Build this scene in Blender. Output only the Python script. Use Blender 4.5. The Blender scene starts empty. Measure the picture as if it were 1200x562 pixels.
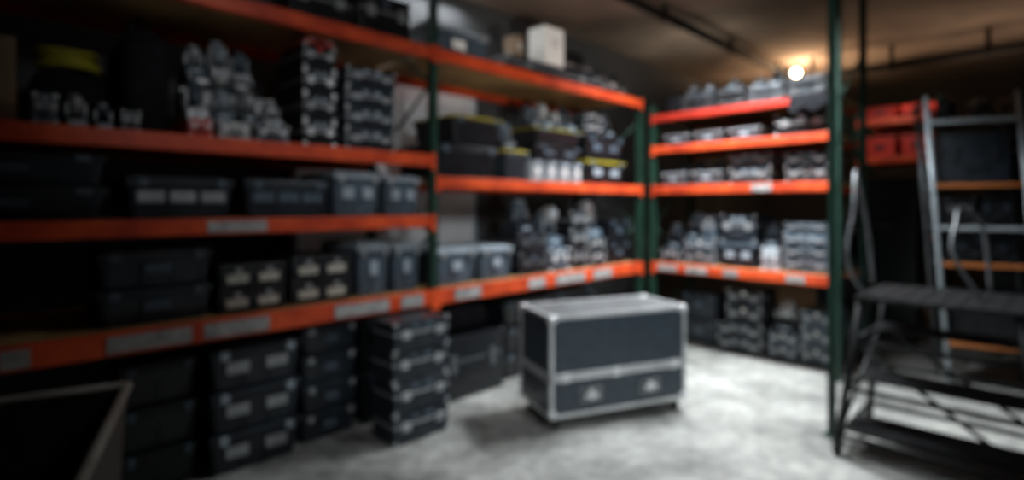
import bpy, bmesh, math, random
from mathutils import Vector, Matrix
random.seed(7)
S = 1.2            # layout module -> metres
EYE = 1.22
DOF = True
scene = bpy.context.scene
COL = scene.collection

# ------------------------------------------------------------ materials
MATS = {}
def mat(name, col, rough=0.5, metal=0.0, var=0.12, scale=6.0, bump=0.0, emit=0.0, col2=None, spec=0.5):
    if name in MATS: return MATS[name]
    m = bpy.data.materials.new(name); m.use_nodes = True
    nt = m.node_tree; b = nt.nodes['Principled BSDF']
    tc = nt.nodes.new('ShaderNodeTexCoord')
    n = nt.nodes.new('ShaderNodeTexNoise'); n.inputs['Scale'].default_value = scale; n.inputs['Detail'].default_value = 5
    nt.links.new(tc.outputs['Object'], n.inputs['Vector'])
    r = nt.nodes.new('ShaderNodeValToRGB')
    r.color_ramp.elements[0].position = 0.35; r.color_ramp.elements[1].position = 0.65
    c2 = col2 if col2 else tuple(min(1, c*(1+var)) for c in col)
    c1 = tuple(c*(1-var) for c in col) if not col2 else col
    r.color_ramp.elements[0].color = (*c1, 1); r.color_ramp.elements[1].color = (*c2, 1)
    nt.links.new(n.outputs['Fac'], r.inputs['Fac'])
    nt.links.new(r.outputs['Color'], b.inputs['Base Color'])
    b.inputs['Roughness'].default_value = rough; b.inputs['Metallic'].default_value = metal
    b.inputs['Specular IOR Level'].default_value = spec
    if bump:
        bp = nt.nodes.new('ShaderNodeBump'); bp.inputs['Strength'].default_value = bump; bp.inputs['Distance'].default_value = 0.01
        nt.links.new(n.outputs['Fac'], bp.inputs['Height']); nt.links.new(bp.outputs['Normal'], b.inputs['Normal'])
    if emit:
        b.inputs['Emission Color'].default_value = (*col, 1); b.inputs['Emission Strength'].default_value = emit
    MATS[name] = m; return m

ORANGE = mat('orange_paint', (0.46, 0.038, 0.010), 0.45, 0, 0.15, 4.5, col2=(0.80, 0.095, 0.020))
REDOR  = mat('red_orange_paint', (0.46, 0.028, 0.014), 0.42, 0, 0.15, 4)
GREEN  = mat('green_paint', (0.012, 0.046, 0.030), 0.5, 0, 0.2, 5)
PLY    = mat('plywood', (0.34, 0.215, 0.085), 0.8, 0, 0.25, 3, 0.1)
BLACK  = mat('black_plastic', (0.008, 0.010, 0.013), 0.36, 0, 0.2, 8)
CHAR   = mat('charcoal_plastic', (0.019, 0.026, 0.035), 0.36, 0, 0.2, 8)
SLATE  = mat('slate_plastic', (0.070, 0.100, 0.130), 0.40, 0, 0.2, 8)
LGREY  = mat('light_grey_plastic', (0.32, 0.38, 0.43), 0.5, 0, 0.15, 8)
YELLOW = mat('yellow_plastic', (0.40, 0.33, 0.02), 0.5, 0, 0.15, 8)
MUST   = mat('dull_yellow_rubber', (0.40, 0.36, 0.02), 0.6, 0, 0.15, 8)
RED    = mat('red_plastic', (0.54, 0.032, 0.02), 0.5, 0, 0.15, 8)
ALU    = mat('aluminium', (0.82, 0.84, 0.86), 0.32, 0.35, 0.08, 12)
FALU   = mat('brushed_aluminium', (0.70, 0.72, 0.74), 0.30, 0.3, 0.12, 10)
LADR   = mat('blue_silver_rail', (0.42, 0.48, 0.52), 0.35, 0.2, 0.12, 10)
STEEL  = mat('dull_steel', (0.40, 0.42, 0.43), 0.38, 0.4, 0.15, 12)
DSTEEL = mat('dark_steel_tube', (0.13, 0.14, 0.15), 0.4, 0.4, 0.15, 12)
LAMI   = mat('blue_grey_laminate', (0.044, 0.060, 0.077), 0.38, 0, 0.2, 20, 0.08)
LTOP   = mat('lit_top_laminate', (0.13, 0.14, 0.145), 0.40, 0, 0.25, 6, 0.05)  # light caught by the case top, put into a paler laminate colour
PAPER  = mat('paper_label', (0.72, 0.71, 0.67), 0.8, 0, 0.1, 10)
CREAM  = mat('cream_label', (0.50, 0.48, 0.41), 0.8, 0, 0.1, 10)
TAPE   = mat('grey_label_tape', (0.34, 0.34, 0.33), 0.7, 0, 0.3, 14)
CARD   = mat('cardboard', (0.30, 0.21, 0.14), 0.85, 0, 0.15, 6)
WHITE  = mat('white_board', (0.93, 0.92, 0.88), 0.6, 0, 0.04, 6)
FAB    = mat('black_fabric', (0.010, 0.010, 0.013), 0.9, 0, 0.3, 15, 0.4, spec=0.2)
RUB    = mat('rubber', (0.010, 0.010, 0.010), 0.7)
BLKMET = mat('black_steel', (0.006, 0.007, 0.008), 0.5, 0.0, 0.2, 9, spec=0.3)
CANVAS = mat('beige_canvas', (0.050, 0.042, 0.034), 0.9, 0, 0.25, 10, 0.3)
RIM    = mat('worn_rim', (0.26, 0.25, 0.22), 0.7, 0, 0.2, 10)
PIPE   = mat('dark_pipe', (0.008, 0.008, 0.008), 0.6, 0.0, spec=0.2)
AMBER  = mat('amber_paint', (0.50, 0.16, 0.04), 0.5)
WALLP = mat('lit_wall_paint', (0.72, 0.75, 0.77), 0.7, 0, 0.08, 2)  # lit part of the white wall, as the colour of an added board

# ------------------------------------------------------------ mesh builder
class MB:
    def __init__(self): self.bm = bmesh.new()
    def box(self, c, s, bev=0.0, taper=0.0, M=None):
        r = bmesh.ops.create_cube(self.bm, size=1.0); vs = r['verts']
        for v in vs:
            k = 1-taper if v.co.z < 0 else 1
            p = Vector((v.co.x*s[0]*k, v.co.y*s[1]*k, v.co.z*s[2]))
            if M is not None: p = M @ p
            v.co = p + Vector(c)
        if bev:
            es = list({e for v in vs for e in v.link_edges})
            bmesh.ops.bevel(self.bm, geom=es, offset=bev, segments=2, affect='EDGES', profile=0.5)
        return self
    def tube(self, pts, r, seg=10, closed=False, cap=True):
        pts = [Vector(p) for p in pts]; n = len(pts); rings = []
        rr = r if isinstance(r, (list, tuple)) else [r]*n
        up = None
        for i, p in enumerate(pts):
            if closed: t = pts[(i+1) % n]-pts[i-1]
            else: t = pts[min(i+1, n-1)]-pts[max(i-1, 0)]
            t.normalize()
            if up is None: up = t.orthogonal().normalized()
            else:
                up = up - t*up.dot(t)
                up = up.normalized() if up.length > 1e-6 else t.orthogonal().normalized()
            w = t.cross(up)
            rings.append([self.bm.verts.new(p+rr[i]*(math.cos(a)*up+math.sin(a)*w)) for a in [2*math.pi*k/seg for k in range(seg)]])
        m = n if closed else n-1
        for i in range(m):
            A, B = rings[i], rings[(i+1) % n]
            for k in range(seg):
                f = self.bm.faces.new((A[k], A[(k+1) % seg], B[(k+1) % seg], B[k])); f.smooth = True
        if cap and not closed:
            self.bm.faces.new(rings[0][::-1]); self.bm.faces.new(rings[-1])
        return self
    def cyl(self, p0, p1, r, seg=14, r2=None):
        return self.tube([p0, p1], [r, r if r2 is None else r2], seg)
    def blob(self, c, s, e=0.55, nu=20, nv=12, sag=0.0, M=None):
        def sp(x, p): return math.copysign(abs(x)**p, x)
        rows = []
        for j in range(nv+1):
            v = -math.pi/2+math.pi*j/nv; row = []
            for i in range(nu):
                u = 2*math.pi*i/nu
                x = sp(math.cos(v), e)*sp(math.cos(u), e); y = sp(math.cos(v), e)*sp(math.sin(u), e); z = sp(math.sin(v), e)
                wob = 1+(0.04*math.sin(5*u+3*v) if sag else 0)
                zz = z - sag*(x*x)*(1 if z > 0 else 0)
                p = Vector((x*s[0]/2*wob, y*s[1]/2*wob, zz*s[2]/2))
                if M is not None: p = M @ p
                row.append(self.bm.verts.new(p+Vector(c)))
            rows.append(row)
        for j in range(nv):
            for i in range(nu):
                f = self.bm.faces.new((rows[j][i], rows[j][(i+1) % nu], rows[j+1][(i+1) % nu], rows[j+1][i])); f.smooth = True
        bmesh.ops.remove_doubles(self.bm, verts=self.bm.verts, dist=1e-5)
        return self
    def obj(self, name, material, parent=None, loc=(0, 0, 0), rot=0.0):
        bmesh.ops.recalc_face_normals(self.bm, faces=self.bm.faces)
        for v in self.bm.verts: v.co *= S
        me = bpy.data.meshes.new(name); self.bm.to_mesh(me); self.bm.free()
        me.materials.append(material)
        o = bpy.data.objects.new(name, me); COL.objects.link(o)
        o.location = Vector(loc)*S; o.rotation_euler = (0, 0, rot)
        if parent: o.parent = parent
        return o

def empty(name, loc, rot, label, cat, group=None):
    e = bpy.data.objects.new(name, None); COL.objects.link(e)
    e.empty_display_size = 0.1
    e.location = Vector(loc)*S; e.rotation_euler = (0, 0, rot)
    e['label'] = label; e['category'] = cat
    if group: e['group'] = group
    return e

# ------------------------------------------------------------ rack frames
C = Vector((1.171, 4.8, 0))
u1 = Vector((0.7099, 0.7043, 0)); nL = Vector((-0.7043, 0.7099, 0)); rL = math.atan2(u1.y, u1.x)
u2 = Vector((0.7045, -0.7099, 0)); nR = Vector((0.7099, 0.7045, 0)); rR = math.atan2(u2.y, u2.x)
def FL(t, d, z): return C - t*u1 + d*nL + Vector((0, 0, z))
def FR(s, d, z): return C + s*u2 + d*nR + Vector((0, 0, z))

# ------------------------------------------------------------ room
def plane_quad(name, pts, m, thick=None):
    bm = bmesh.new(); bm.faces.new([bm.verts.new(Vector(p)*S) for p in pts])
    me = bpy.data.meshes.new(name); bm.to_mesh(me); bm.free(); me.materials.append(m)
    o = bpy.data.objects.new(name, me); COL.objects.link(o); o['kind'] = 'structure'; return o

def concrete():
    m = bpy.data.materials.new('concrete_floor'); m.use_nodes = True; nt = m.node_tree; b = nt.nodes['Principled BSDF']
    tc = nt.nodes.new('ShaderNodeTexCoord')
    n1 = nt.nodes.new('ShaderNodeTexNoise'); n1.inputs['Scale'].default_value = 1.6; n1.inputs['Detail'].default_value = 8; n1.inputs['Roughness'].default_value = 0.65
    n2 = nt.nodes.new('ShaderNodeTexNoise'); n2.inputs['Scale'].default_value = 14; n2.inputs['Detail'].default_value = 6
    nt.links.new(tc.outputs['Object'], n1.inputs['Vector']); nt.links.new(tc.outputs['Object'], n2.inputs['Vector'])
    r1 = nt.nodes.new('ShaderNodeValToRGB'); r1.color_ramp.elements[0].position = 0.36; r1.color_ramp.elements[1].position = 0.62
    r1.color_ramp.elements[0].color = (0.15, 0.155, 0.145, 1); r1.color_ramp.elements[1].color = (0.43, 0.435, 0.41, 1)
    r2 = nt.nodes.new('ShaderNodeValToRGB'); r2.color_ramp.elements[0].position = 0.3; r2.color_ramp.elements[1].position = 0.6
    r2.color_ramp.elements[0].color = (0.68, 0.68, 0.68, 1); r2.color_ramp.elements[1].color = (1, 1, 1, 1)
    nt.links.new(n1.outputs['Fac'], r1.inputs['Fac']); nt.links.new(n2.outputs['Fac'], r2.inputs['Fac'])
    mx = nt.nodes.new('ShaderNodeMixRGB'); mx.blend_type = 'MULTIPLY'; mx.inputs[0].default_value = 1
    nt.links.new(r1.outputs['Color'], mx.inputs[1]); nt.links.new(r2.outputs['Color'], mx.inputs[2])
    nt.links.new(mx.outputs['Color'], b.inputs['Base Color']); b.inputs['Roughness'].default_value = 0.55
    bp = nt.nodes.new('ShaderNodeBump'); bp.inputs['Strength'].default_value = 0.15; bp.inputs['Distance'].default_value = 0.01
    nt.links.new(n2.outputs['Fac'], bp.inputs['Height']); nt.links.new(bp.outputs['Normal'], b.inputs['Normal'])
    return m
CONC = concrete()
WALLW = mat('shaded_wall_paint', (0.07, 0.075, 0.08), 0.8, 0, 0.12, 1.2, 0.05)  # white wall painted dark for the shade behind the shelves
WALLD = mat('dark_wall_paint', (0.03, 0.028, 0.026), 0.85, 0, 0.2, 1.2, 0.05)
CEIL = mat('stained_ceiling', (0.13, 0.108, 0.086), 0.9, 0, 0.3, 0.9, 0.1, col2=(0.30, 0.25, 0.20))
ZC = 2.95
dW, dB, sR, tK = 0.92, 5.2, 5.2, 7.5
def FLs(s, d, z): p = C + s*u2 + d*nR; return (p.x, p.y, z)
cor = [FLs(-dW, dB, 0), FLs(sR, dB, 0), FLs(sR, -tK, 0), FLs(-dW, -tK, 0)]
top = [(p[0], p[1], ZC) for p in cor]
plane_quad('floor', [cor[3], cor[2], cor[1], cor[0]], CONC)
plane_quad('ceiling', top, CEIL)
plane_quad('wall_left', [cor[3], cor[0], top[0], top[3]], WALLW)
plane_quad('wall_back', [cor[0], cor[1], top[1], top[0]], WALLD)
plane_quad('wall_right', [cor[1], cor[2], top[2], top[1]], WALLD)
plane_quad('wall_front', [cor[2], cor[3], top[3], top[2]], WALLD)

# ------------------------------------------------------------ racks
BT, PW = 0.045, 0.046
L1, L2B, L3B, LT, L2A = 0.68, 1.13, 1.486, 2.12, 1.36
R2, R3, R4 = 1.36, 1.71, 1.985
def bh(z): return 0.090 if abs(z-L1) < .01 else 0.070 if z not in (R3, R4) else .060 if z == R3 else .052
def top_of(z): return z+bh(z)/2
def build_rack(origin, rot, posts, levels, depth, label, flip, labels=(), heights=None, bm_=None):
    """local +x along the rack, +y to the back. flip=-1 when bay coordinate runs against local x"""
    root = empty('pallet_rack', origin, rot, label, 'shelving rack')
    X = lambda a: flip*a
    for i, p in enumerate(posts):
        h = heights[i]
        b = MB()
        for dy in (0.0, depth-PW):
            x = X(p)
            b.box((x, dy+0.006, h/2), (PW, 0.012, h))
            b.box((x-PW/2+0.006, dy+PW/2, h/2), (0.012, PW, h))
            b.box((x+PW/2-0.006, dy+PW/2, h/2), (0.012, PW, h))
            b.box((x, dy+PW/2, 0.008), (PW*1.1, PW*1.1, 0.012))
        fr = b.obj('upright_frame', GREEN, root)
        z = 0.15; k = 0
        while z+0.5 < h:
            y0, y1 = (PW, depth-PW) if k % 2 == 0 else (depth-PW, PW)
            MB().cyl((X(p), y0, z), (X(p), y1, z+0.45), 0.010, 8).obj('brace', GREEN, fr)
            z += 0.45; k += 1
    for (a0, a1, z) in levels:
        BH = bh(z) if flip < 0 or abs(z-L1) > .01 else .072
        zz = z if flip < 0 or abs(z-L1) > .01 else z+.009
        lo, hi = min(a0, a1), max(a0, a1)
        xm = X((lo+hi)/2); w = hi-lo-PW
        m = REDOR if z == R4 else ORANGE
        for side, y in (('f', BT/2), ('b', depth-BT/2)):
            b = MB()
            b.box((xm, y, zz), (w, BT, BH), 0.004)
            b.box((xm, y+(0.004 if side == 'f' else -0.004), zz+BH*0.36), (w, BT*0.9, BH*0.12))
            yo = -0.006 if side == 'f' else depth+0.006
            for e in (-1, 1):
                b.box((xm+e*(w/2+0.006), yo, zz-0.008), (0.030, 0.008, BH+.03))
            bo = b.obj('beam', m, root)
            if side == 'f':
                for (la0, la1, lz, lm) in labels:
                    if abs(lz-z) < 0.01 and lo <= (la0+la1)/2 <= hi:
                        MB().box((X((la0+la1)/2), -0.0035, zz), (abs(la1-la0), 0.004, BH*0.72)).obj('label_tape', lm, bo)
        b = MB(); n = 4
        for i in range(n):
            ww = w/n
            b.box((xm-w/2+ww*(i+0.5), depth/2, zz+BH/2-0.011), (ww-0.004, depth-2*BT-0.01, 0.02))
        b.obj('shelf_deck', PLY, root)
    return root
D = 0.75
P1, P2 = 2.286, 4.60
T, W_ = TAPE, PAPER
lab = [(3.85, 3.56, L1, T), (3.51, 3.24, L1, T), (2.915, 2.6, L1, T), (2.52, 2.375, L1, T), (2.14, 1.93, L1, T), (1.49, 1.32, L1, T),
       (1.20, 0.86, L1, T), (0.75, 0.5, L1, T), (4.15, 4.07, L1, T), (3.50, 3.25, L2B, T)]
build_rack(FL(0, 0, 0), rL, [0.035, P1, P2],
           [(P1, P2, L1), (P1, P2, L2B), (P1, P2, L3B), (P1, P2, LT), (0.035, P1, L1), (0.035, P1, L2A), (0.035, P1, LT)],
           D, 'orange beam and green upright pallet rack along the wall', -1, lab, heights=[2.18, 2.62, 2.62])
PR = 1.50
lab = [(0.10, 0.28, L1, T), (0.36, 0.55, L1, T), (0.68, 0.8, L1, T), (1.15, 1.28, L1, T), (0.9, 1.05, R2, T)]
build_rack(FR(.02, .03, 0), rR, [0.035, PR-.02], [(0.035, PR-.02, z) for z in (L1, R2, R3, R4)], D,
           'shorter orange and green pallet rack forming the corner', 1, lab, heights=[2.1, 2.85])
build_rack(FR(1.06, 2.5, 0), rR, [0.0, .70], [(0.0, .70, z) for z in (0.9, 1.70, 2.10)], D,
           'distant orange beam rack holding red bins', 1, [], heights=[2.3, 2.3])

# ------------------------------------------------------------ item kinds
def add_label(root, w, y, z, h, n=1, m=None):
    for i in range(n):
        x = (i-(n-1)/2)*w/max(n, 1)*0.95
        MB().box((x, y, z), (min(0.11, w*0.26), 0.003, h)).obj('label', m or PAPER, root)

def tote(loc, rot, w, d, h, body=BLACK, lid=None, nlab=2, label=None, group=None, labm=None, latch=True, latm=None):
    thin = lid is YELLOW
    lid = lid or body
    r = empty('storage_tote', loc, rot, label or 'black plastic storage tote with lid on a rack shelf', 'storage box', group)
    b = MB().box((0, 0, h*0.43), (w*0.95, d*0.95, h*0.84), 0.008, taper=0.07)
    nr = max(3, int(w/0.09))
    for i in range(nr):
        x = -w*0.40+w*0.80*i/(nr-1)
        b.box((x, -d*0.455, h*0.36), (0.008, d*0.03, h*0.56), 0.002)
    b.box((0, 0, h*0.80), (w*0.985, d*0.985, h*0.07), 0.004)
    if thin: b.box((0, 0, h*0.87), (w*0.985, d*0.985, h*0.07), 0.004)
    b.obj('body', body, r)
    if thin: MB().box((0, 0, h*0.935), (w, d, h*0.07), 0.004).box((0, 0, h*0.975), (w*0.9, d*0.9, h*0.05), 0.003).obj('lid', lid, r)
    else: MB().box((0, 0, h*0.90), (w, d, h*0.12), 0.006).box((0, 0, h*0.975), (w*0.86, d*0.84, h*0.05), 0.004).obj('lid', lid, r)
    if latch:
        lm = latm or (SLATE if body in (BLACK, CHAR) else STEEL if body is SLATE else CHAR)
        for e in (-1, 1):
            MB().box((e*w*0.36, -d/2-0.006, h*0.84), (w*0.09, 0.012, h*0.2), 0.003).obj('latch', lm, r)
    if nlab: add_label(r, w*0.9, -d*0.492, h*0.52, h*0.26, nlab, labm)
    return r

def hard_case(loc, rot, w, d, h, body=BLACK, trim=ALU, label=None, group=None, nlab=1, trims=True, labm=None):
    r = empty('equipment_case', loc, rot, label or 'black hard equipment case with metal latches and corners', 'equipment case', group)
    MB().box((0, 0, h*0.30), (w*0.98, d*0.98, h*0.58), 0.006).obj('body', body, r)
    MB().box((0, 0, h*0.80), (w*0.98, d*0.98, h*0.38), 0.006).obj('lid', body, r)
    b = MB().box((0, 0, h*0.60), (w, d, min(0.010, h*0.07)), 0.002)
    q = min(0.022, h*0.16)
    b.obj('edge_trim', trim if trim is not ALU else STEEL, r)
    for ex in (-1, 1):
        for z in (q/2, h-q/2):
            MB().box((ex*(w/2-q/2), -(d/2-q/2), z), (q, q, q), 0.003).obj('corner_guard', trim, r)
    for e in (-1, 1):
        MB().box((e*w*0.30, -d/2-0.005, h*0.58), (min(0.05, w*0.17), 0.010, h*0.28), 0.003).obj('latch', trim, r)
    hw = w*0.16
    MB().tube([(-hw, -d/2, h*0.36), (-hw, -d/2-0.014, h*0.32), (hw, -d/2-0.014, h*0.32), (hw, -d/2, h*0.36)], 0.005, 8).obj('handle', RUB, r)
    if nlab: add_label(r, w*0.5, -d*0.492, h*0.82, h*0.2, nlab, labm)
    return r

def labelled_case(loc, rot, w, d, h, body=BLACK, label=None, group=None, labm=None, n=2):
    r = empty('equipment_case', loc, rot, label or 'black case with wide cream label plates', 'equipment case', group)
    MB().box((0, 0, h*0.34), (w*0.98, d*0.98, h*0.66), 0.008).obj('body', body, r)
    MB().box((0, 0, h*0.84), (w, d, h*0.31), 0.010).obj('lid', body, r)
    for i in range(n):
        x = (i-(n-1)/2)*w*.46
        MB().box((x, -d*0.492, h*0.42), (w*.30, 0.004, h*0.34), .001).obj('label', labm or CREAM, r)
        MB().box((x, -d/2-0.005, h*0.74), (w*.09, 0.010, h*0.20), 0.003).obj('latch', STEEL, r)
    MB().tube([(-w*.1, -d/2, h*.2), (-w*.1, -d/2-.012, h*.16), (w*.1, -d/2-.012, h*.16), (w*.1, -d/2, h*.2)], .005, 8).obj('handle', RUB, r)
    return r

def carton(loc, rot, w, d, h, m=CARD, label=None, group=None):
    r = empty('cardboard_box', loc, rot, label or 'brown cardboard box closed with tape', 'box', group)
    MB().box((0, 0, h*0.485), (w, d, h*0.97), 0.003).obj('body', m, r)
    for e in (-1, 1):
        MB().box((0, e*d*0.25, h*0.985), (w, d*0.49, h*.03)).obj('flap', m, r)
    MB().box((0, -d/2-0.001, h*0.6), (w*0.4, 0.002, h*0.25)).obj('label', PAPER, r)
    return r

def moving_head(loc, rot, w, d, h, body=CHAR, head=None, label=None, group=None, tilt=None):
    r = empty('moving_head_light', loc, rot, label or 'dark moving head stage light standing on its base', 'stage light', group)
    tilt = random.uniform(-1.2, 1.2) if tilt is None else tilt
    bhh = h*.24
    MB().box((0, 0, bhh/2), (w, d*.9, bhh), .006, taper=-.06).obj('base', body, r)
    MB().box((0, -d*.455, bhh*.55), (w*.42, .004, bhh*.4)).obj('display', LGREY, r)
    for e in (-1, 1):
        MB().box((e*w*.42, 0, h*.48), (w*.13, d*.34, h*.52), .008).obj('arm', body, r)
        MB().box((e*w*.42, -d*.175, h*.5), (w*.07, .004, h*.28)).obj('arm_trim', STEEL, r)
    M = Matrix.Rotation(tilt, 3, 'X')
    MB().blob((0, 0, h*.64), (w*.66, d*.60, h*.60), .6, 16, 12, M=M).obj('head', head or body, r)
    c = M @ Vector((0, 0, h*.30)); c2 = M @ Vector((0, 0, h*.27))
    MB().cyl(Vector((0, 0, h*.64))+c2, Vector((0, 0, h*.64))+c, w*.22, 16).obj('lens', LGREY, r)
    return r

def duffel(loc, rot, w, d, h, label=None, group=None, handles=True):
    r = empty('duffel_bag', loc, rot, label or 'black fabric duffel bag slumped on shelf', 'bag', group)
    MB().blob((0, 0, h*0.5), (w, d, h), 0.5, sag=0.1).obj('body', FAB, r)
    if handles:
        for e in (-1, 1):
            MB().tube([(-w*0.2, e*d*0.2, h*0.9), (-w*0.15, e*d*0.12, h*1.08), (0, e*d*0.08, h*1.14), (w*0.15, e*d*0.12, h*1.08), (w*0.2, e*d*0.2, h*0.9)], 0.010, 8).obj('handle', RUB, r)
    MB().tube([(-w*0.42, 0, h*0.93), (-w*0.2, 0, h*0.995), (0.2*w, 0, h*0.995), (w*0.42, 0, h*0.93)], 0.004, 6).obj('zipper', DSTEEL, r)
    return r

def coil(loc, rot, R, m, n=5, label='coiled black rubber cable on shelf', group=None):
    r = empty('cable_coil', loc, rot, label, 'cable', group)
    b = MB()
    for k in range(n):
        RR = R*(1-0.07*(k % 3)-.02*k); z = 0.014+0.020*k
        pts = []
        for i in range(28):
            a = 2*math.pi*i/28
            pts.append((RR*math.cos(a)+.008*math.sin(2*k), RR*math.sin(a)*0.9, z+0.003*math.sin(3*a+k)))
        b.tube(pts, 0.011, 8, closed=True)
    b.obj('cable', m, r)
    MB().box((R*0.86, 0, 0.010+0.010*n), (0.08, 0.03, 0.020*n+0.006), 0.004).obj('strap', RUB, r)
    return r

def pole_bundle(loc, rot, w, d, h, m=STEEL, label=None, group=None):
    r = empty('pole_bundle', loc, rot, label or 'bundle of dark metal poles lying on top of rack', 'poles', group)
    q = h/2.1; k = 0
    for row, cnt in ((0, 3), (1, 2)):
        for i in range(cnt):
            y = (i-(cnt-1)/2)*q*1.02; z = q/2+row*q*.88
            MB().cyl((-w/2+.02*k, y, z), (w/2-.015*k, y, z), q/2, 10).obj('pole', (m, DSTEEL)[k % 2], r); k += 1
    for e in (-1, 1):
        MB().box((e*w*.3, 0, h*.48), (.03, q*3.1, h*.97), .004).obj('strap', RUB, r)
    return r

# placement
def LT_(kind, t0, t1, d, z0, z1, dep=0.45, **k):
    tm = (t0+t1)/2; w = abs(t0-t1)-0.012
    return kind(FL(tm, d+dep/2, z0), rL, w, dep, z1-z0, **k)
def RT_(kind, s0, s1, d, z0, z1, dep=0.45, **k):
    sm = (s0+s1)/2; w = abs(s0-s1)-0.012
    return kind(FR(sm, d+dep/2, z0), rR, w, dep, z1-z0, **k)
def stackL(kind, t0, t1, d, z0, z1, n, dep=0.45, **k):
    h = (z1-z0)/n
    for i in range(n): LT_(kind, t0, t1, d+random.uniform(0, 0.02), z0+h*i, z0+h*(i+1), dep, **k)
def stackR(kind, t0, t1, d, z0, z1, n, dep=0.45, **k):
    h = (z1-z0)/n
    for i in range(n): RT_(kind, t0, t1, d+random.uniform(0, 0.02), z0+h*i, z0+h*(i+1), dep, **k)

z1 = top_of(L1); e = 0.07
g = 'storage boxes on the lowest rack shelf'
stackL(tote, 3.88, 3.45, e, z1, 1.035, 2, body=CHAR, nlab=1, labm=SLATE, label='charcoal lidded tote stacked on lowest shelf', group=g)
stackL(labelled_case, 3.44, 3.12, e, z1, 0.95, 2, dep=.35, label='small black case with cream labels on lowest shelf', group=g)
stackL(labelled_case, 3.11, 2.77, e, z1, 0.965, 2, dep=.35, label='small black case with cream labels on lowest shelf', group=g)
LT_(tote, 2.75, 2.545, e, z1, 1.02, body=SLATE, lid=LGREY, nlab=1, labm=LGREY, label='tall blue-grey tote with pale lid', group=g)
LT_(tote, 2.53, 2.335, e, z1, 1.01, body=SLATE, lid=LGREY, nlab=1, labm=LGREY, label='tall blue-grey tote with pale lid', group=g)
LT_(tote, 2.225, 1.89, e, z1, 0.955, body=SLATE, lid=LGREY, nlab=1, labm=LGREY, label='blue-grey tote with pale rim next to green upright', group=g)
LT_(tote, 1.87, 1.56, e, z1, 0.95, body=SLATE, lid=LGREY, nlab=1, labm=LGREY, label='blue-grey tote with pale rim', group=g)
g = 'equipment cases deep in the corner shelf'
stackL(hard_case, 1.50, 1.20, e, z1, 1.02, 2, dep=.4, body=BLACK, nlab=1, labm=SLATE, trim=DSTEEL, label='black gear case in corner', group=g)
stackL(hard_case, 1.18, 0.95, e, z1, 0.90, 1, dep=.4, body=SLATE, nlab=1, label='grey gear case in corner', group=g)
stackL(hard_case, 0.93, 0.72, e, z1, 1.17, 3, dep=.4, body=BLACK, nlab=1, labm=LGREY, trim=STEEL, label='black gear case with metal fittings in corner', group=g)
stackL(hard_case, 0.70, 0.45, e, z1, 0.95, 2, dep=.4, body=CHAR, nlab=1, trim=STEEL, label='charcoal gear case in corner', group=g)
stackL(tote, 0.42, 0.12, e, z1, 1.10, 2, dep=.4, body=BLACK, nlab=1, labm=SLATE, label='black tote in rack corner', group=g)
g = 'moving head lights in the corner shelf'
LT_(moving_head, 1.46, 1.29, .12, 1.02, 1.28, dep=.2, body=CHAR, head=SLATE, group=g, label='charcoal moving head light on black cases')
LT_(moving_head, 1.17, 1.00, .10, .90, 1.26, dep=.22, body=SLATE, head=STEEL, group=g, label='grey moving head light on grey case')
LT_(moving_head, .69, .48, .10, .95, 1.28, dep=.22, body=SLATE, head=STEEL, group=g, label='grey moving head light on charcoal cases')
# level 2 bay B
z2 = top_of(L2B); g = 'totes on the middle rack shelf'
stackL(tote, 4.42, 3.825, e, z2, 1.425, 2, body=CHAR, nlab=1, labm=SLATE, label='wide dark tote stacked on middle shelf', group=g)
LT_(tote, 3.785, 3.36, e, z2, 1.345, body=CHAR, nlab=3, labm=STEEL, label='charcoal tote with three grey labels', group=g)
LT_(tote, 3.33, 2.905, e, z2, 1.35, body=CHAR, nlab=3, labm=SLATE, label='charcoal tote with three grey labels', group=g)
LT_(tote, 2.885, 2.60, e, z2, 1.405, body=SLATE, lid=LGREY, nlab=2, labm=LGREY, label='pale blue-grey tote on middle shelf', group=g)
LT_(tote, 2.58, 2.335, e, z2, 1.395, body=SLATE, lid=LGREY, nlab=2, labm=LGREY, label='pale blue-grey tote on middle shelf', group=g)
# level 3 bay B
z3 = top_of(L3B)
LT_(carton, 4.40, 4.10, e, z3, 1.83, dep=.35)
duffel(FL(3.925, .46, z3), rL, .27, .36, .27, handles=False, label='black fabric bag with yellow cable coil on top')
duffel(FL(3.68, .40, z3), rL, .19, .48, .48, label='tall black fabric bag slumped beside grey stage lights')
coil(FL(3.925, .42, z3+.273), rL, .105, MUST, 4, label='coiled dull yellow cable lying on black bag')
g = 'small gear before black bags'
LT_(hard_case, 4.07, 3.98, e, z3, z3+.12, dep=.16, body=SLATE, trim=STEEL, nlab=1, labm=LGREY, group=g, label='small slate case before black bag')
LT_(moving_head, 3.97, 3.89, e, z3, z3+.15, dep=.13, body=CHAR, head=STEEL, group=g, label='small dark moving head light before black bag')
LT_(moving_head, 3.88, 3.81, e, z3, z3+.12, dep=.13, body=CHAR, head=CHAR, group=g, label='small dark moving head light before black bag')
LT_(hard_case, 3.80, 3.72, e, z3, z3+.085, dep=.07, body=CHAR, trim=STEEL, nlab=1, labm=LGREY, group=g, label='small charcoal case before black bag')
g = 'stage lights piled on the upper shelf'
LT_(hard_case, 3.56, 3.45, e, z3, z3+.085, dep=.34, body=RED, trim=ALU, nlab=1, label='small red case under grey stage lights')
LT_(hard_case, 3.44, 3.29, e, z3, z3+.085, dep=.34, body=STEEL, nlab=1, label='flat grey metal case under stage lights')
LT_(hard_case, 3.28, 3.11, e, z3, z3+.085, dep=.34, body=SLATE, nlab=2, label='flat slate case under stage lights')
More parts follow.
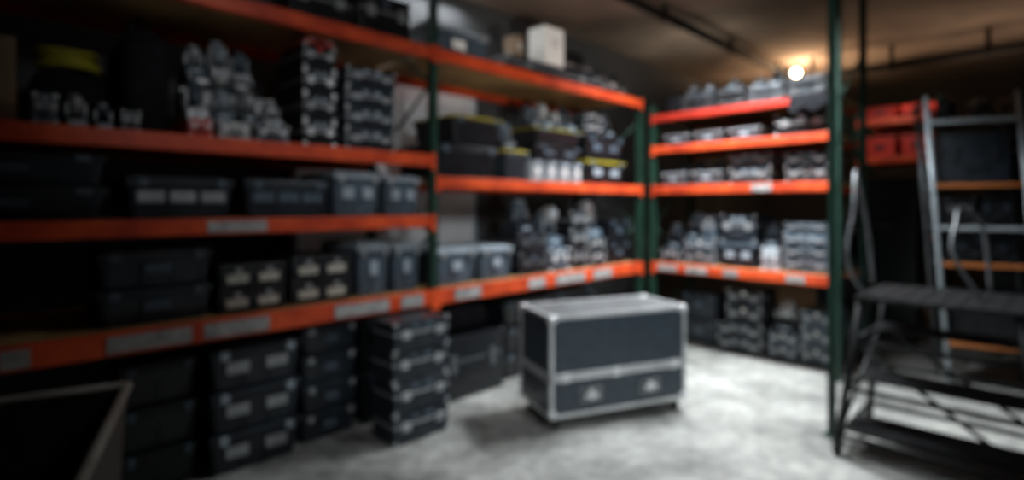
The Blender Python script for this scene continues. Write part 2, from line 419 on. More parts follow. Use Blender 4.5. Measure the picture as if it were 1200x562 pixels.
for i, t in enumerate((3.51, 3.40, 3.29, 3.18)):
    LT_(moving_head, t+.048, t-.048, .09, z3+.085, z3+.085+(.19, .17, .19, .13)[i], dep=.13, body=(STEEL, SLATE, CHAR, STEEL)[i], head=(SLATE, LGREY, STEEL, STEEL)[i], group=g, label='grey moving head light in pile on upper shelf')
LT_(hard_case, 3.55, 3.12, .24, z3+.086, z3+.24, dep=.14, body=STEEL, nlab=2, label='grey metal case behind pile of stage lights')
LT_(hard_case, 3.52, 3.22, .24, z3+.241, z3+.31, dep=.22, body=CHAR, nlab=1, label='dark case behind pile of stage lights')
for i, t in enumerate((3.475, 3.37, 3.27)):
    LT_(moving_head, t+.048, t-.048, .25, z3+.311, z3+.311+(.16, .22, .17)[i], dep=.14, body=(SLATE, STEEL, STEEL)[i], head=(STEEL, LGREY, SLATE)[i], group=g, label='grey moving head light in pile on upper shelf')
h = (2.04-z3)/4
for i in range(4):
    LT_(hard_case, 3.05, 2.865, e, z3+h*i, z3+h*(i+1), dep=.32, body=BLACK, trim=STEEL if i % 2 else ALU, nlab=1 if i == 3 else 2, labm=RED if i == 3 else LGREY,
        label='black case with small red sticker on stack top' if i == 3 else 'black case with silver fittings in tall stack', group='tall stack of small cases')
LT_(hard_case, 3.04, 2.88, e, 2.041, 2.072, dep=.3, body=RED, trim=STEEL, nlab=0, label='thin red case lying on tall stack')
stackL(hard_case, 2.815, 2.50, e, z3, 1.97, 4, dep=.35, body=CHAR, trim=STEEL, nlab=2, labm=LGREY, label='dark gear case stacked on upper shelf', group='dark cases on the upper shelf')
# top level
zt = top_of(LT); g = 'cases on top of the rack'
LT_(hard_case, 3.12, 2.78, e, zt, 2.36, body=BLACK, trim=STEEL, nlab=0, group=g, label='black metal-trimmed case on top of rack')
LT_(hard_case, 2.74, 2.40, e, zt, 2.40, body=BLACK, trim=STEEL, nlab=1, labm=SLATE, group=g, label='black case on top of rack')
LT_(tote, 3.62, 3.16, e, zt, 2.4, body=BLACK, nlab=0, label='black tote on top of rack')
LT_(tote, 2.22, 1.66, .2, zt, 2.40, body=SLATE, lid=LGREY, nlab=1, labm=WHITE, label='grey tote with pale lid on top of rack')
LT_(hard_case, 1.60, 0.58, .08, zt, 2.275, dep=.42, body=CHAR, nlab=0, trim=STEEL, label='long flat dark case lying on top of rack')
LT_(carton, 1.42, 1.33, .20, 2.277, 2.47, dep=.12, label='tan cardboard box on long flat case')
LT_(carton, 1.22, .99, .09, 2.277, 2.56, dep=.17, m=WHITE, label='bright white box on long flat case')
LT_(hard_case, .97, .60, .12, 2.277, 2.36, dep=.3, body=BLACK, trim=STEEL, nlab=0, label='flat black case beside bright white box')
LT_(duffel, .95, .64, .14, 2.362, 2.47, dep=.26, label='black bag on flat black case')
LT_(hard_case, .56, .10, .1, zt, 2.27, dep=.3, body=BLACK, trim=STEEL, label='small black case on top of rack corner')
LT_(pole_bundle, .54, .12, .14, 2.272, 2.37, dep=.2)
# level 2 bay A
zA = top_of(L2A); g = 'black totes with yellow lids'
LT_(tote, 2.235, 1.70, e, zA, 1.61, body=BLACK, lid=BLACK, nlab=0, label='large black tote on corner shelf')
LT_(tote, 2.10, 1.66, e, 1.612, 1.80, body=BLACK, lid=YELLOW, nlab=0, label='black tote with thin yellow lid on another tote')
LT_(tote, 1.64, 1.40, e, zA, 1.61, body=CHAR, lid=YELLOW, nlab=0, group=g, label='dark tote with thin yellow lid')
LT_(moving_head, 1.62, 1.47, .12, 1.612, 1.84, dep=.2, body=CHAR, head=SLATE, group='stage lights above yellow lids', label='dark stage light on yellow-lidded tote')
for a, b_ in ((1.38, 1.24), (1.225, 1.085), (1.07, .93), (.915, .78)):
    LT_(tote, a, b_, e, zA, 1.55, body=LGREY, nlab=1, labm=WHITE, group='pale small totes on corner shelf', label='pale grey small tote on corner shelf')
LT_(tote, 0.75, 0.18, e, zA, 1.59, body=BLACK, lid=YELLOW, nlab=2, labm=LGREY, group=g, label='black tote with thin yellow lid')
LT_(tote, 1.34, 0.79, e, 1.552, 1.67, body=BLACK, lid=BLACK, nlab=2, labm=SLATE, label='shallow black tote on pale totes')
LT_(tote, 1.34, 0.79, e, 1.672, 1.80, body=BLACK, lid=YELLOW, nlab=0, group=g, label='shallow black tote with thin yellow lid')
LT_(tote, 0.75, 0.20, e, 1.592, 1.80, body=BLACK, lid=BLACK, nlab=2, labm=SLATE, label='black tote stacked on yellow lid')
g = 'stage lights above yellow lids'
for i, t in enumerate((1.27, 1.13, .99, .86)):
    LT_(moving_head, t+.06, t-.06, .12, 1.802, 1.802+(.17, .21, .16, .22)[i], dep=.2, body=(CHAR, SLATE, CHAR, SLATE)[i], head=(SLATE, STEEL, STEEL, CHAR)[i], group=g, label='grey stage light standing on tote')
stackL(hard_case, .72, .46, .1, 1.802, 1.98, 2, dep=.3, body=CHAR, trim=STEEL, nlab=1, group='thin cases below the top deck', label='thin dark case below the top deck')
LT_(moving_head, .42, .26, .12, 1.802, 2.03, dep=.2, body=CHAR, head=SLATE, group=g, label='grey stage light standing on tote')
# right rack
g = 'gear on the short rack lowest shelf'
RT_(hard_case, .10, .30, .1, z1, .84, body=CHAR, group=g, nlab=1, trim=STEEL)
RT_(moving_head, .13, .28, .14, .841, 1.08, dep=.2, body=CHAR, head=SLATE, group=g)
stackR(hard_case, .32, .60, .1, z1, 0.93, 2, body=SLATE, trim=STEEL, nlab=1, group=g, label='slate grey gear case on short rack')
RT_(moving_head, .33, .46, .12, .931, 1.17, dep=.2, body=CHAR, head=SLATE, group=g); RT_(hard_case, .47, .60, .12, .931, 1.14, dep=.2, body=SLATE, trim=STEEL, group=g, label='upright slate grey case on short rack')
RT_(tote, .63, .94, .1, z1, 0.93, body=CHAR, lid=SLATE, nlab=2, labm=LGREY, group=g, label='charcoal tote on short rack')
RT_(hard_case, .64, .93, .1, .931, 1.15, body=CHAR, trim=STEEL, nlab=2, labm=LGREY, group=g, label='charcoal case on charcoal tote')
RT_(hard_case, .96, 1.10, .1, z1, .90, body=LGREY, group=g, label='pale grey case on short rack')
RT_(moving_head, .965, 1.09, .12, .901, 1.1, dep=.2, body=CHAR, head=SLATE, group=g)
stackR(hard_case, 1.12, 1.44, .1, z1, 1.10, 4, body=SLATE, trim=STEEL, nlab=2, labm=LGREY, group=g, label='slate grey gear case on short rack')
g = 'low boxes on the short rack middle shelf'
for a, b_ in ((.10, .35), (.37, .67)): RT_(tote, a, b_, .1, zA, 1.51, body=SLATE, lid=LGREY, nlab=1, labm=LGREY, group=g, label='low grey tote with pale lid on short rack')
stackR(hard_case, .71, 1.04, .1, zA, 1.63, 2, body=CHAR, trim=STEEL, nlab=2, labm=LGREY, group=g, label='charcoal case with pale labels on short rack')
stackR(hard_case, 1.13, 1.44, .1, zA, 1.61, 2, body=CHAR, trim=STEEL, nlab=2, labm=LGREY, group=g, label='charcoal case with pale labels on short rack')
for a, b_, hh in ((.12, .24, .15), (.27, .38, .12), (.42, .56, .14)):
    RT_(moving_head, a, b_, .35, 1.511, 1.511+.10, dep=.18, body=CHAR, group='small dark lights on low boxes', label='small dark stage light behind low totes')
g = 'small boxes on the short rack upper shelf'
zR3 = top_of(R3)
for a, b_ in ((.12, .38), (.40, .67), (.69, .97)): RT_(tote, a, b_, .1, zR3, 1.84, body=SLATE, lid=LGREY, nlab=1, labm=LGREY, group=g, label='low grey tote with pale lid on upper shelf')
RT_(hard_case, 1.06, 1.44, .1, zR3, 1.90, body=BLACK, trim=STEEL, nlab=1, labm=LGREY, group=g)
g = 'dark gear on top of the short rack'
zR4 = top_of(R4)
stackR(hard_case, .28, .60, .1, zR4, 2.15, 2, body=BLACK, trim=DSTEEL, nlab=1, labm=SLATE, group=g)
stackR(hard_case, .61, .84, .1, zR4, 2.17, 2, body=BLACK, trim=DSTEEL, nlab=1, labm=SLATE, group=g)
stackR(hard_case, .85, 1.13, .1, zR4, 2.15, 2, body=CHAR, trim=DSTEEL, nlab=1, labm=SLATE, group=g, label='flat charcoal case on top of short rack')
stackR(hard_case, 1.14, 1.42, .1, zR4, 2.17, 2, body=BLACK, trim=DSTEEL, nlab=1, labm=SLATE, group=g)
for s, zz, hh in ((.36, 2.151, .10), (.50, 2.151, .09), (.72, 2.171, .09), (.92, 2.151, .08), (1.05, 2.151, .10)):
    RT_(moving_head, s-.055, s+.055, .13, zz, zz+hh, dep=.2, body=BLACK, head=BLACK, group=g, label='dark stage light on top of short rack')
duffel(FR(.18, .3, zR4), rR, .17, .3, .18)
def drape(s0, s1):
    r = empty('black_cloth', FR((s0+s1)/2, 0, zR4), rR, 'black cloth hanging over the red top beam end', 'cloth')
    w = s1-s0; prof = [(.085, .004), (.05, .004), (.018, .006), (.006, -.002), (.002, -.03), (.0, -.07), (-.002, -.10)]
    b = MB(); nx = 24; rows = []
    for k in range(2):
        g_ = []
        for i in range(nx+1):
            x = -w/2+w*i/nx; rp = .006*math.sin(i*1.1)+.004*math.sin(i*2.3)
            g_.append([b.bm.verts.new((x, y+(abs(rp) * -1 if z < 0 else 0)-(.003*k if z < 0 else 0), z-(.02*math.sin(i*.5) if j == len(prof)-1 else 0)+(.003*k if z >= 0 else 0))) for j, (y, z) in enumerate(prof)])
        rows.append(g_)
    for k in range(2):
        for i in range(nx):
            for j in range(len(prof)-1):
                b.bm.faces.new((rows[k][i][j], rows[k][i+1][j], rows[k][i+1][j+1], rows[k][i][j+1]))
    b.obj('cloth', FAB, r)
drape(1.20, 1.455)
# floor, under left rack
g = 'stacked totes on the floor below the rack'
stackL(tote, 3.80, 3.50, .10, 0, .56, 3, body=BLACK, nlab=0, label='black tote stacked on concrete floor under rack', group=g)
stackL(tote, 3.48, 3.06, .04, 0, .575, 3, body=CHAR, nlab=2, labm=STEEL, label='charcoal tote with grey labels stacked on floor', group=g, latm=LGREY)
stackL(tote, 3.04, 2.72, .10, 0, .60, 4, body=CHAR, nlab=1, labm=SLATE, label='charcoal tote stacked on floor', group=g, latm=STEEL)
stackL(hard_case, 2.72, 2.36, -.235, 0, .625, 4, dep=.215, body=CHAR, trim=STEEL, nlab=2, labm=SLATE, label='charcoal hard case stacked on floor before green upright', group=g)
stackL(tote, 2.70, 2.34, .10, 0, .60, 2, body=BLACK, nlab=0, label='black tote on floor behind stacked hard cases', group=g)
LT_(hard_case, 2.22, 1.66, .06, 0, .40, body=BLACK, trim=DSTEEL, nlab=0, label='single black case on floor under rack')
duffel(FL(1.95, .33, .405), rL, .50, .4, .18, label='black bag lying on black case under rack')
stackL(tote, 1.63, 1.1, .10, 0, .56, 3, body=BLACK, nlab=0, label='black tote on floor behind flight case', group=g)
stackL(tote, 1.08, .55, .12, 0, .56, 3, body=BLACK, nlab=0, label='black tote on floor behind flight case', group=g)
g = 'cases on the floor below the short rack'
stackR(tote, .19, .52, .3, 0, .46, 2, dep=.4, body=CHAR, nlab=1, labm=SLATE, group=g, label='charcoal tote on floor under short rack')
stackR(hard_case, .535, .92, .26, 0, .24, 2, dep=.4, body=CHAR, trim=STEEL, nlab=2, labm=LGREY, group=g, label='low case with pale labels on floor')
stackR(hard_case, .60, .90, .28, .24, .52, 2, dep=.36, body=CHAR, trim=STEEL, nlab=1, group=g, label='small case stacked on low cases')
stackR(hard_case, .94, 1.17, .3, 0, .22, 2, dep=.4, body=SLATE, trim=STEEL, nlab=1, group=g, label='slate case on floor under short rack')
RT_(moving_head, .96, 1.15, .32, .221, .47, dep=.22, body=CHAR, head=STEEL, group=g)
stackR(hard_case, 1.18, 1.41, .3, 0, .42, 3, dep=.4, body=SLATE, trim=STEEL, nlab=1, group=g, label='slate case on floor under short rack')

# red bins on distant rack
g = 'red bins on distant rack'
def red_bin(loc, rot, w, d, h, label=None, group=None):
    r = empty('storage_bin', loc, rot, label, 'storage box', group)
    MB().box((0, 0, h*0.43), (w*0.94, d*0.94, h*0.86), 0.008, taper=0.08).obj('body', RED, r)
    MB().box((0, 0, h*0.93), (w, d, h*0.14), 0.008).obj('rim', RED, r)
    MB().box((0, -d*0.49, h*0.5), (w*0.3, 0.004, h*0.2)).obj('label', CHAR, r)
for i, s in enumerate((1.25, 1.57)):
    red_bin(FR(s, 2.5+.3, top_of(2.10)), rR, .29, .4, .13, 'red plastic bin on distant rack', g)
    red_bin(FR(s, 2.5+.3, top_of(1.70)), rR, .29, .4, .22, 'red plastic bin on distant rack', g)
    hard_case(FR(s, 2.5+.3, top_of(.90)), rR, .29, .4, .5, body=BLACK, trim=CHAR, group='black cases on distant rack')

# tall black rolling cases
def tall_case(loc, rot, w, d, h, label):
    r = empty('rolling_case', loc, rot, label, 'equipment case')
    MB().box((0, 0, .08+(h-.08)/2), (w*.98, d*.98, h-.08), .01).obj('body', BLACK, r)
    q = .02
    for ex in (-1, 1):
        for ey in (-1, 1):
            MB().box((ex*(w/2-q/2), ey*(d/2-q/2), .08+(h-.08)/2), (q, q, h-.08), .003).obj('edge_trim', CHAR, r)
    for ex in (-1, 1):
        for ey in (-1, 1):
            MB().cyl((ex*w*.38-.015, ey*d*.36, .04), (ex*w*.38+.015, ey*d*.36, .04), .04, 16).box((ex*w*.38, ey*d*.36, .07), (.05, .05, .03)).obj('wheel', RUB, r)
    MB().tube([(-.07, -d/2, h*.7), (-.07, -d/2-.03, h*.7), (.07, -d/2-.03, h*.7), (.07, -d/2, h*.7)], .008).obj('handle', DSTEEL, r)
tall_case((3.50, 5.05, 0), rR, .50, .45, 1.48, 'tall black rolling case beside distant rack')
tall_case((4.35, 4.45, 0), rR, .62, .5, 1.9, 'tall black rolling case behind aluminium shelf')
tall_case((2.95, 4.75, 0), rR, .40, .4, 1.0, 'low black rolling case behind green column')

# ------------------------------------------------------------ green steel column beside the platform
def column():
    r = empty('steel_column', (1.694, 2.868, 0), rR, 'dark green perforated steel column standing on concrete floor', 'column')
    h = ZC-.004; w = .034
    MB().box((0, -w/2+.004, h/2), (w, .008, h)).box((-w/2+.004, 0, h/2), (.008, w, h)).box((w/2-.004, 0, h/2), (.008, w, h)).obj('post', GREEN, r)
    MB().box((0, 0, .006), (.075, .075, .010), .002).obj('base_plate', GREEN, r)
column()

# ------------------------------------------------------------ flight case
def flight_case():
    w, d, h = .90, .42, .625; zb = .072
    F = Vector((.205, 2.90, 0)); ax = Vector((.9272, .3746, 0)); ay = Vector((-.3746, .9272, 0))
    rot = math.atan2(ax.y, ax.x); c = F+ax*w/2+ay*d/2
    r = empty('flight_case', c, rot, 'large dark flight case with aluminium edges on wheels', 'flight case')
    zs = .290
    MB().box((0, 0, (zb+zs)/2), (w-.012, d-.012, zs-zb-.004), .003).obj('body', LAMI, r)
    lid = MB().box((0, 0, (zs+h)/2-.003), (w-.012, d-.012, h-zs-.010), .003).obj('lid', LAMI, r)
    MB().box((0, 0, h-.006), (w-.05, d-.05, .006), .001).obj('lit_top_panel', LTOP, lid)  # separate panel carrying the painted top light
    def edges(z0, z1, name, par):
        b = MB(); q = .021; t = .004
        for ex in (-1, 1):
            for ey in (-1, 1):
                x, y = ex*w/2, ey*d/2
                b.box((x-ex*q/2, y-ey*t/2, (z0+z1)/2), (q, t, z1-z0), .0008)
                b.box((x-ex*t/2, y-ey*q/2, (z0+z1)/2), (t, q, z1-z0), .0008)
        for z, sgn in ((z0, 1), (z1, -1)):
            for ey in (-1, 1):
                b.box((0, ey*(d/2-t/2), z+sgn*q/2), (w, t, q), .0008)
                b.box((0, ey*(d/2-q/2), z+sgn*t/2), (w, q, t))
            for ex in (-1, 1):
                b.box((ex*(w/2-t/2), 0, z+sgn*q/2), (t, d, q), .0008)
                b.box((ex*(w/2-q/2), 0, z+sgn*t/2), (q, d, t))
        b.obj(name, FALU, par)
    edges(zs+.001, h, 'edge_trim', lid); edges(zb, zs-.001, 'edge_trim', r)
    for ex in (-1, 1):
        for ey in (-1, 1):
            for z in (zb+.02, h-.02):
                MB().blob((ex*(w/2-.016), ey*(d/2-.016), z), (.050, .050, .050), .7, 14, 10).obj('corner_cap', FALU, lid if z > .4 else r)
    for x in (-.20, .19):
        y = -d/2; z = .182
        p = MB()
        for ez in (-1, 1): p.box((x, y-.002, z+ez*.033), (.125, .008, .006), .001)
        for ex in (-1, 1): p.box((x+ex*.060, y-.002, z), (.006, .008, .066), .001)
        o = p.obj('butterfly_latch', STEEL, r)
        MB().box((x, y+.002, z), (.115, .004, .062)).obj('recess', CHAR, o)
        MB().box((x, y-.010, z+.016), (.030, .010, .026), .003).box((x, y-.012, z-.004), (.085, .006, .024), .004).cyl((x, y-.004, z-.018), (x, y-.018, z-.018), .009, 14).obj('latch_wing', ALU, o)
    for x in (-.36, -.04, .36):
        MB().box((x, -d/2-.004, zs), (.055, .010, .05), .003).box((x, -d/2-.009, zs-.008), (.034, .010, .03), .003).obj('hasp', ALU, r)
    for ex in (-1, 1):
        x = ex*w/2
        MB().tube([(x, -.06, .19), (x+ex*.018, -.05, .18), (x+ex*.018, .05, .18), (x, .06, .19)], .007).obj('handle', RUB, r)
    for ex in (-1, 1):
        for ey in (-1, 1):
            x, y = ex*(w/2-.05), ey*(d/2-.05)
            cst = MB().box((x, y, zb-.003), (.07, .06, .006), .001).box((x-.016, y, zb-.025), (.004, .03, .042)).box((x+.016, y, zb-.025), (.004, .03, .042)).obj('caster', STEEL, r)
            MB().cyl((x-.012, y, .031), (x+.012, y, .031), .031, 18).obj('wheel', RUB, cst)
flight_case()

# ------------------------------------------------------------ added pale board for the lit wall patch behind the rack
def board():
    c = FL(2.0, .86, 0)
    r = empty('lit_wall_panel', c, rL, 'added pale board standing for lit wall behind rack', 'board')
    MB().box((0, 0, 1.3), (1.55, .02, 2.58), .003).obj('sheet', WALLP, r)
    for e in (-1, 1): MB().box((e*.75, -.014, 1.3), (.03, .008, 2.58), .002).obj('edge_strip', LGREY, r)
board()

# ------------------------------------------------------------ open bin lower left
def canvas_bin():
    e1 = Vector((.48, -.877, 0)); e2 = Vector((-.877, -.48, 0))
    k = Vector((-1.135, 1.60, 0)); w, d, h = .62, .72, .69
    c = k+e2*w/2+e1*d/2
    rot = math.atan2(-e2.y, -e2.x)     # local +x = -e2 ; local +y = -e1
    r = empty('bin_cart', c, rot, 'open beige canvas bin cart with worn pale rim', 'cart')
    b = MB(); tp = .9; t = .012; zb = .10
    def wall(p):
        vs = [b.bm.verts.new(q) for q in p]; b.bm.faces.new(vs)
    def loop(sx, sy, z): return [(-sx, -sy, z), (sx, -sy, z), (sx, sy, z), (-sx, sy, z)]
    o1 = loop(w/2, d/2, h); o0 = loop(w/2*tp, d/2*tp, zb); i1 = loop(w/2-t, d/2-t, h); i0 = loop(w/2*tp-t, d/2*tp-t, zb+.02)
    for i in range(4):
        j = (i+1) % 4
        wall((o0[i], o0[j], o1[j], o1[i])); wall((i0[i], i1[i], i1[j], i0[j])); wall((o1[i], o1[j], i1[j], i1[i]))
    wall(o0[::-1]); wall(i0)
    bmesh.ops.remove_doubles(b.bm, verts=b.bm.verts, dist=1e-5)
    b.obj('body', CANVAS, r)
    b = MB()
    for i in range(4):
        j = (i+1) % 4; b.cyl(o1[i], o1[j], .012, 10)
    for p in o1: b.blob(p, (.026, .026, .026), 1, 10, 8)
    b.obj('rim', RIM, r)
    MB().box((0, 0, zb-.012), (w*.88, d*.88, .02), .003).obj('base', BLKMET, r)
    for ex in (-1, 1):
        for ey in (-1, 1):
            MB().cyl((ex*w*.36-.015, ey*d*.36, .04), (ex*w*.36+.015, ey*d*.36, .04), .04, 16).box((ex*w*.36, ey*d*.36, .08), (.05, .05, .015)).obj('wheel', RUB, r)
canvas_bin()

# ------------------------------------------------------------ black rolling platform
def platform():
    A = Vector((1.600, 2.66, 0)); ex = Vector((.70, -.71, 0)); ey = Vector((.71, .70, 0)); w, d = .74, .62; zt = .775
    rot = math.atan2(ex.y, ex.x); c = A+ex*w/2+ey*d/2
    r = empty('rolling_platform', c, rot, 'black tubular steel rolling work platform with steps and bent handrails', 'work platform')
    ft = lambda sx, sy: Vector((sx*w/2, sy*d/2, 0)); tw, td = w*.76, d*.86
    tp = lambda sx, sy: Vector((sx*tw/2, sy*td/2, zt))
    b = MB(); b.box((.02, 0, zt), (tw+.08, td+.06, .022), .005)
    for k in range(9): b.box((.02-tw*.5+k*tw/8, 0, zt+.013), (.012, td, .006))
    b.obj('deck', BLKMET, r)
    for sx in (-1, 1):
        for sy in (-1, 1):
            f = ft(sx, sy)+Vector((0, 0, .07))
            lg = MB().cyl(f, tp(sx, sy)-Vector((0, 0, .012)), .017, 12).obj('leg', BLKMET, r)
            MB().cyl(ft(sx, sy)+Vector((-.014, 0, .035)), ft(sx, sy)+Vector((.014, 0, .035)), .035, 16).box(ft(sx, sy)+Vector((0, 0, .065)), (.04, .04, .02)).obj('wheel', RUB, lg)
    def at(sx, sy, z):
        k = (z-.07)/(zt-.07); return ft(sx, sy).lerp(Vector((tp(sx, sy).x, tp(sx, sy).y, 0)), k)+Vector((0, 0, z))
    for z in (.10, .33, .56):
        for (p, q) in (((-1, -1), (1, -1)), ((1, -1), (1, 1)), ((1, 1), (-1, 1)), ((-1, 1), (-1, -1))):
            MB().cyl(at(*p, z), at(*q, z), .012, 10).obj('cross_bar', BLKMET, r)
    for p, q in ((at(-1, -1, .56), at(1, -1, .10)), (at(-1, 1, .56), at(1, 1, .10)), (at(-1, 1, .56), at(-1, -1, .10)), (at(1, -1, .56), at(1, 1, .10))):
        MB().cyl(p, q, .010, 8).obj('cross_brace', BLKMET, r)
    for z, y, dd in ((.12, -.14, .28), (.345, -.02, .22), (.575, .12, .18)):
        kx = 1-(z-.07)/(zt-.07)*.24
        b = MB().box((0, y, z), (w*kx-.03, dd, .016), .003)
        for k in range(3): b.box((0, y-dd*.4+k*dd*.4, z+.010), (w*kx-.05, .010, .006))
        b.obj('tread', BLKMET, r)
    inv = Matrix.Rotation(-rot, 3, 'Z')
    def loc(p): return inv @ (Vector(p)-c)
    def smooth(P, n=6):
        P = [Vector(p) for p in P]; out = []
        Q = [P[0]]+P+[P[-1]]
        for i in range(1, len(Q)-2):
            for k in range(n):
                t = k/n; a, b0, c0, d0 = Q[i-1], Q[i], Q[i+1], Q[i+2]
                out.append(.5*((2*b0)+(-a+c0)*t+(2*a-5*b0+4*c0-d0)*t*t+(-a+3*b0-3*c0+d0)*t**3))
        out.append(P[-1]); return out
    h1 = [(1.78, 2.74, .785), (1.69, 2.71, .90), (1.67, 2.70, 1.02), (1.74, 2.76, 1.2), (1.81, 2.86, 1.36), (1.88, 2.96, 1.41), (1.95, 3.04, 1.33), (2.02, 3.08, 1.1), (2.04, 3.06, .79)]
    MB().tube(smooth([loc(p) for p in h1]), .010, 10).obj('handrail', DSTEEL, r)
    h2 = [(2.18, 2.52, .79), (2.12, 2.56, .92), (2.11, 2.60, 1.02), (2.18, 2.66, 1.14), (2.24, 2.72, 1.20), (2.34, 2.78, 1.20), (2.42, 2.78, 1.1), (2.42, 2.74, .79)]
    MB().tube(smooth([loc(p) for p in h2]), .009, 10).obj('handrail', DSTEEL, r)
platform()

# ------------------------------------------------------------ aluminium shelf with orange shelf edges
def alu_shelf():
    w, d, h = .49, .34, 1.98
    rot = math.radians(-28)
    ca, sa = math.cos(rot), math.sin(rot)
    fl = Vector((3.00, 3.72, 0))
    c = fl+Vector((ca, sa, 0))*w/2+Vector((-sa, ca, 0))*d/2
    r = empty('metal_shelf_rack', c, rot, 'aluminium shelf rack with orange shelf edges holding dark cases', 'shelving rack')
    lean = -.13
    X = lambda x, z: x+lean*z/h
    for sx in (-1, 1):
        for y in (-d/2, d/2):
            MB().tube([(X(sx*w/2, 0), y, 0), (X(sx*w/2, h), y, h)], .020, 4).obj('post', LADR if y < 0 else DSTEEL, r)
    SH = (.29, .83, 1.08, 1.37, 1.81)
    for i, z in enumerate(SH):
        am = i in (0, 1, 3)
        sh = MB().box((X(0, z), 0, z-.011), (w-.035, d-.03, .022)).obj('shelf', DSTEEL, r)
        MB().box((X(0, z), -d/2-.002, z-.012), (w-.035, .02, .028), .003).obj('shelf_edge', AMBER if am else LADR, sh)
    for sx in (-1, 1):
        for z in (.15, .6, 1.2, 1.6, 1.95): MB().cyl((X(sx*w/2, z), -d/2, z), (X(sx*w/2, z), d/2, z), .010, 8).obj('side_rail', DSTEEL, r)
    g = 'dark cases on the aluminium shelf'
    M = Matrix.Rotation(rot, 3, 'Z')
    def on(x, z, ww, hh, kind=hard_case, **k):
        kind(c+M @ Vector((X(x, z+hh/2), 0, z+.001)), rot, ww, .26, hh, group=g, **k)
    on(0, 1.37, .38, .36, body=CHAR, nlab=0, trim=CHAR, label='dark slate case on aluminium shelf')
    on(-.10, 1.08, .17, .2, body=BLACK, nlab=0, trim=DSTEEL); on(.10, 1.08, .17, .22, body=BLACK, nlab=0, trim=CHAR)
    on(0, .83, .36, .20, body=BLACK, nlab=1, trim=CHAR, labm=SLATE); on(0, .29, .38, .36, kind=tote, body=BLACK, nlab=0)
    moving_head(c+M @ Vector((X(-.11, 1.81), 0, 1.811)), .3, .13, .15, .2, body=CHAR, group='stage lights on aluminium shelf')
    moving_head(c+M @ Vector((X(.08, 1.81), 0, 1.811)), -.3, .13, .15, .17, body=CHAR, head=DSTEEL, group='stage lights on aluminium shelf')
alu_shelf()

# ------------------------------------------------------------ ceiling pipes and bulb
def world_pipe(p0, p1, r, label):
    c = (Vector(p0)+Vector(p1))/2
    e = empty('ceiling_pipe', (c.x, c.y, c.z), 0, label, 'pipe')
    a, b_ = Vector(p0)-c, Vector(p1)-c
    MB().cyl(a, b_, r, 14).obj('pipe_run', PIPE, e)
    n = 5
    for i in range(n):
        p = a.lerp(b_, (i+.5)/n)
        MB().box((p.x, p.y, p.z+(ZC-c.z)/2), (.03, .03, ZC-c.z-.002)).cyl(p-(b_-a).normalized()*.02, p+(b_-a).normalized()*.02, r*1.25, 14).obj('bracket', PIPE, e)
p0 = Vector((0.95, 4.3, 2.85))
world_pipe(p0-u1*1.5, p0+u1*5.2, .040, 'dark ceiling pipe running along the aisle')
p1 = Vector((3.88, 6.0, 2.72))
world_pipe(p1-u2*.9, p1+u2*3.0, .045, 'dark ceiling pipe crossing the room')

def bulb(loc):
    e = empty('ceiling_lamp', loc, 0, 'bare warm glowing bulb hanging below ceiling', 'lamp')
    MB().cyl((0, 0, .07), (0, 0, ZC-loc[2]-.002), .008, 8).obj('cord', RUB, e)
    MB().cyl((0, 0, .03), (0, 0, .08), .018, 12).obj('socket', RUB, e)
    m = mat('glowing_bulb', (1.0, .76, .52), .5, emit=16)
    MB().blob((0, 0, 0), (.10, .10, .10), 1, 16, 12).obj('bulb', m, e)
bl = (3.46, 6.6, 2.84)
bulb(bl)

# ------------------------------------------------------------ lights
def area(loc, size, sy, power, col, rot=(0, 0, 0), spread=180):
    l = bpy.data.lights.new('ceiling_or_fill_light', 'AREA'); l.shape = 'RECTANGLE'; l.size = size*S; l.size_y = sy*S; l.energy = power; l.color = col
    l.spread = math.radians(spread)
    o = bpy.data.objects.new('ceiling_or_fill_light', l); COL.objects.link(o); o.location = Vector(loc)*S; o.rotation_euler = rot
def point(loc, r, power, col):
    l = bpy.data.lights.new('lamp_light', 'POINT'); l.shadow_soft_size = r; l.energy = power; l.color = col
    o = bpy.data.objects.new('lamp_light', l); COL.objects.link(o); o.location = Vector(loc)*S
def spot(loc, target, power, col, ang):
    l = bpy.data.lights.new('fill_spot', 'SPOT'); l.energy = power; l.color = col; l.spot_size = math.radians(ang); l.spot_blend = 1.0; l.shadow_soft_size = .12
    o = bpy.data.objects.new('fill_spot', l); COL.objects.link(o); o.location = Vector(loc)*S
    o.rotation_euler = (Vector(target)-Vector(loc)).to_track_quat('-Z', 'Y').to_euler()
UP = (math.pi, 0, 0)
area((1.50, 3.75, 2.85), .3, 1.0, 122, (.92, .97, 1.0), (0, 0, rL), 110)
area((0.60, 2.4, 2.85), .25, .7, 12, (.92, .96, 1.0), (0, 0, rL), 120)  # added fill for the near left beams
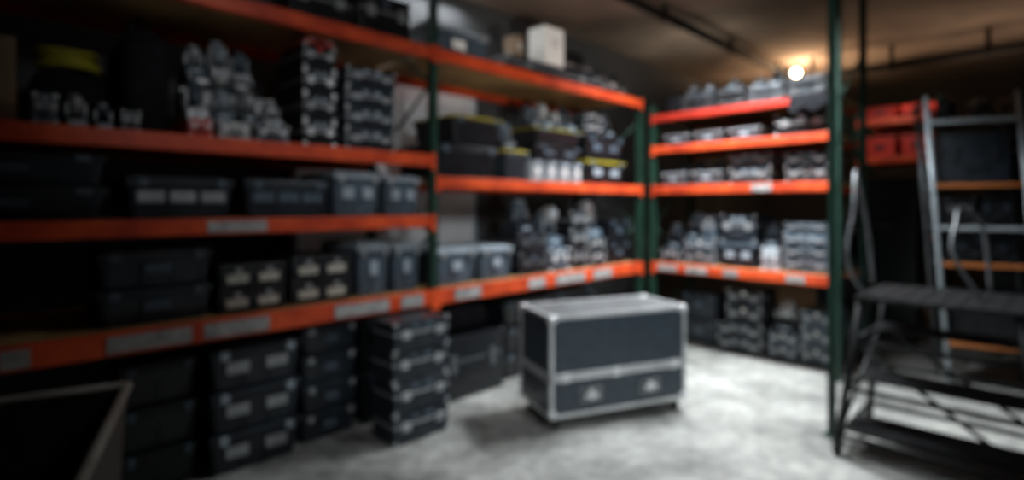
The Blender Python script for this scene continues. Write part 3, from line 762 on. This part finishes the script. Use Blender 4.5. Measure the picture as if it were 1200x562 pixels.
area((1.1, -0.4, 2.3), .5, .5, 13, (.93, .97, 1.0), (math.radians(72), 0, math.radians(6)), 66)  # unseen fill added behind the camera for the beam fronts
point((bl[0], bl[1]-.12, bl[2]-.08), .02, 26, (1, .62, .36))
area((bl[0]+.1, bl[1]+.1, 2.35), .9, .9, 20, (1, .62, .38), UP, 160)  # added upward area widening the bulb's glow on the ceiling
area((4.5, 5.2, 2.2), 1.0, 1.0, 8, (1, .66, .46), UP, 160)  # added upward area warming the right part of the ceiling
area((1.9, 5.6, 2.3), .8, .8, 4, (1, .86, .72), UP, 160)  # added upward area lifting the middle of the ceiling
p = FL(2.0, .80, 2.88); area(tuple(p), 1.3, .04, 14, (.95, .97, 1.0), (0, 0, rL), 160)  # added wash light brightening the pale board behind the rack
spot((3.15, 4.75, 2.7), (3.92, 5.7, 1.95), 48, (1, .93, .88), 40)  # added spot brightening the red bins
spot((0.9, 0.2, 0.9), (0.2, 4.3, 2.2), 260, (1, .95, .86), 32)  # added low spot brightening the underside of the top deck
q = FL(3.25, 0, 1.78); spot((.35, .7, 2.5), tuple(q), 48, (.94, .97, 1.0), 42)  # added spot brightening the upper left shelf
q = FL(1.09, .1, 2.4); spot((1.3, 2.6, 2.6), tuple(q), 18, (1, .98, .94), 16)  # added spot brightening the front of the white box
w = bpy.data.worlds.new('world'); scene.world = w; w.use_nodes = True
w.node_tree.nodes['Background'].inputs[0].default_value = (.5, .6, .7, 1); w.node_tree.nodes['Background'].inputs[1].default_value = .008

# ------------------------------------------------------------ camera
cd = bpy.data.cameras.new('camera'); cam = bpy.data.objects.new('camera', cd); COL.objects.link(cam)
cam.location = (0, 0, EYE*S); cam.rotation_euler = (math.radians(90), 0, 0)
cd.sensor_width = 36; cd.lens = 635/1200*36; cd.shift_y = -40/1200; cd.clip_start = .02
if DOF:
    cd.dof.use_dof = True; cd.dof.focus_distance = .3; cd.dof.aperture_fstop = 3.6
scene.camera = cam
scene.view_settings.view_transform = 'Standard'
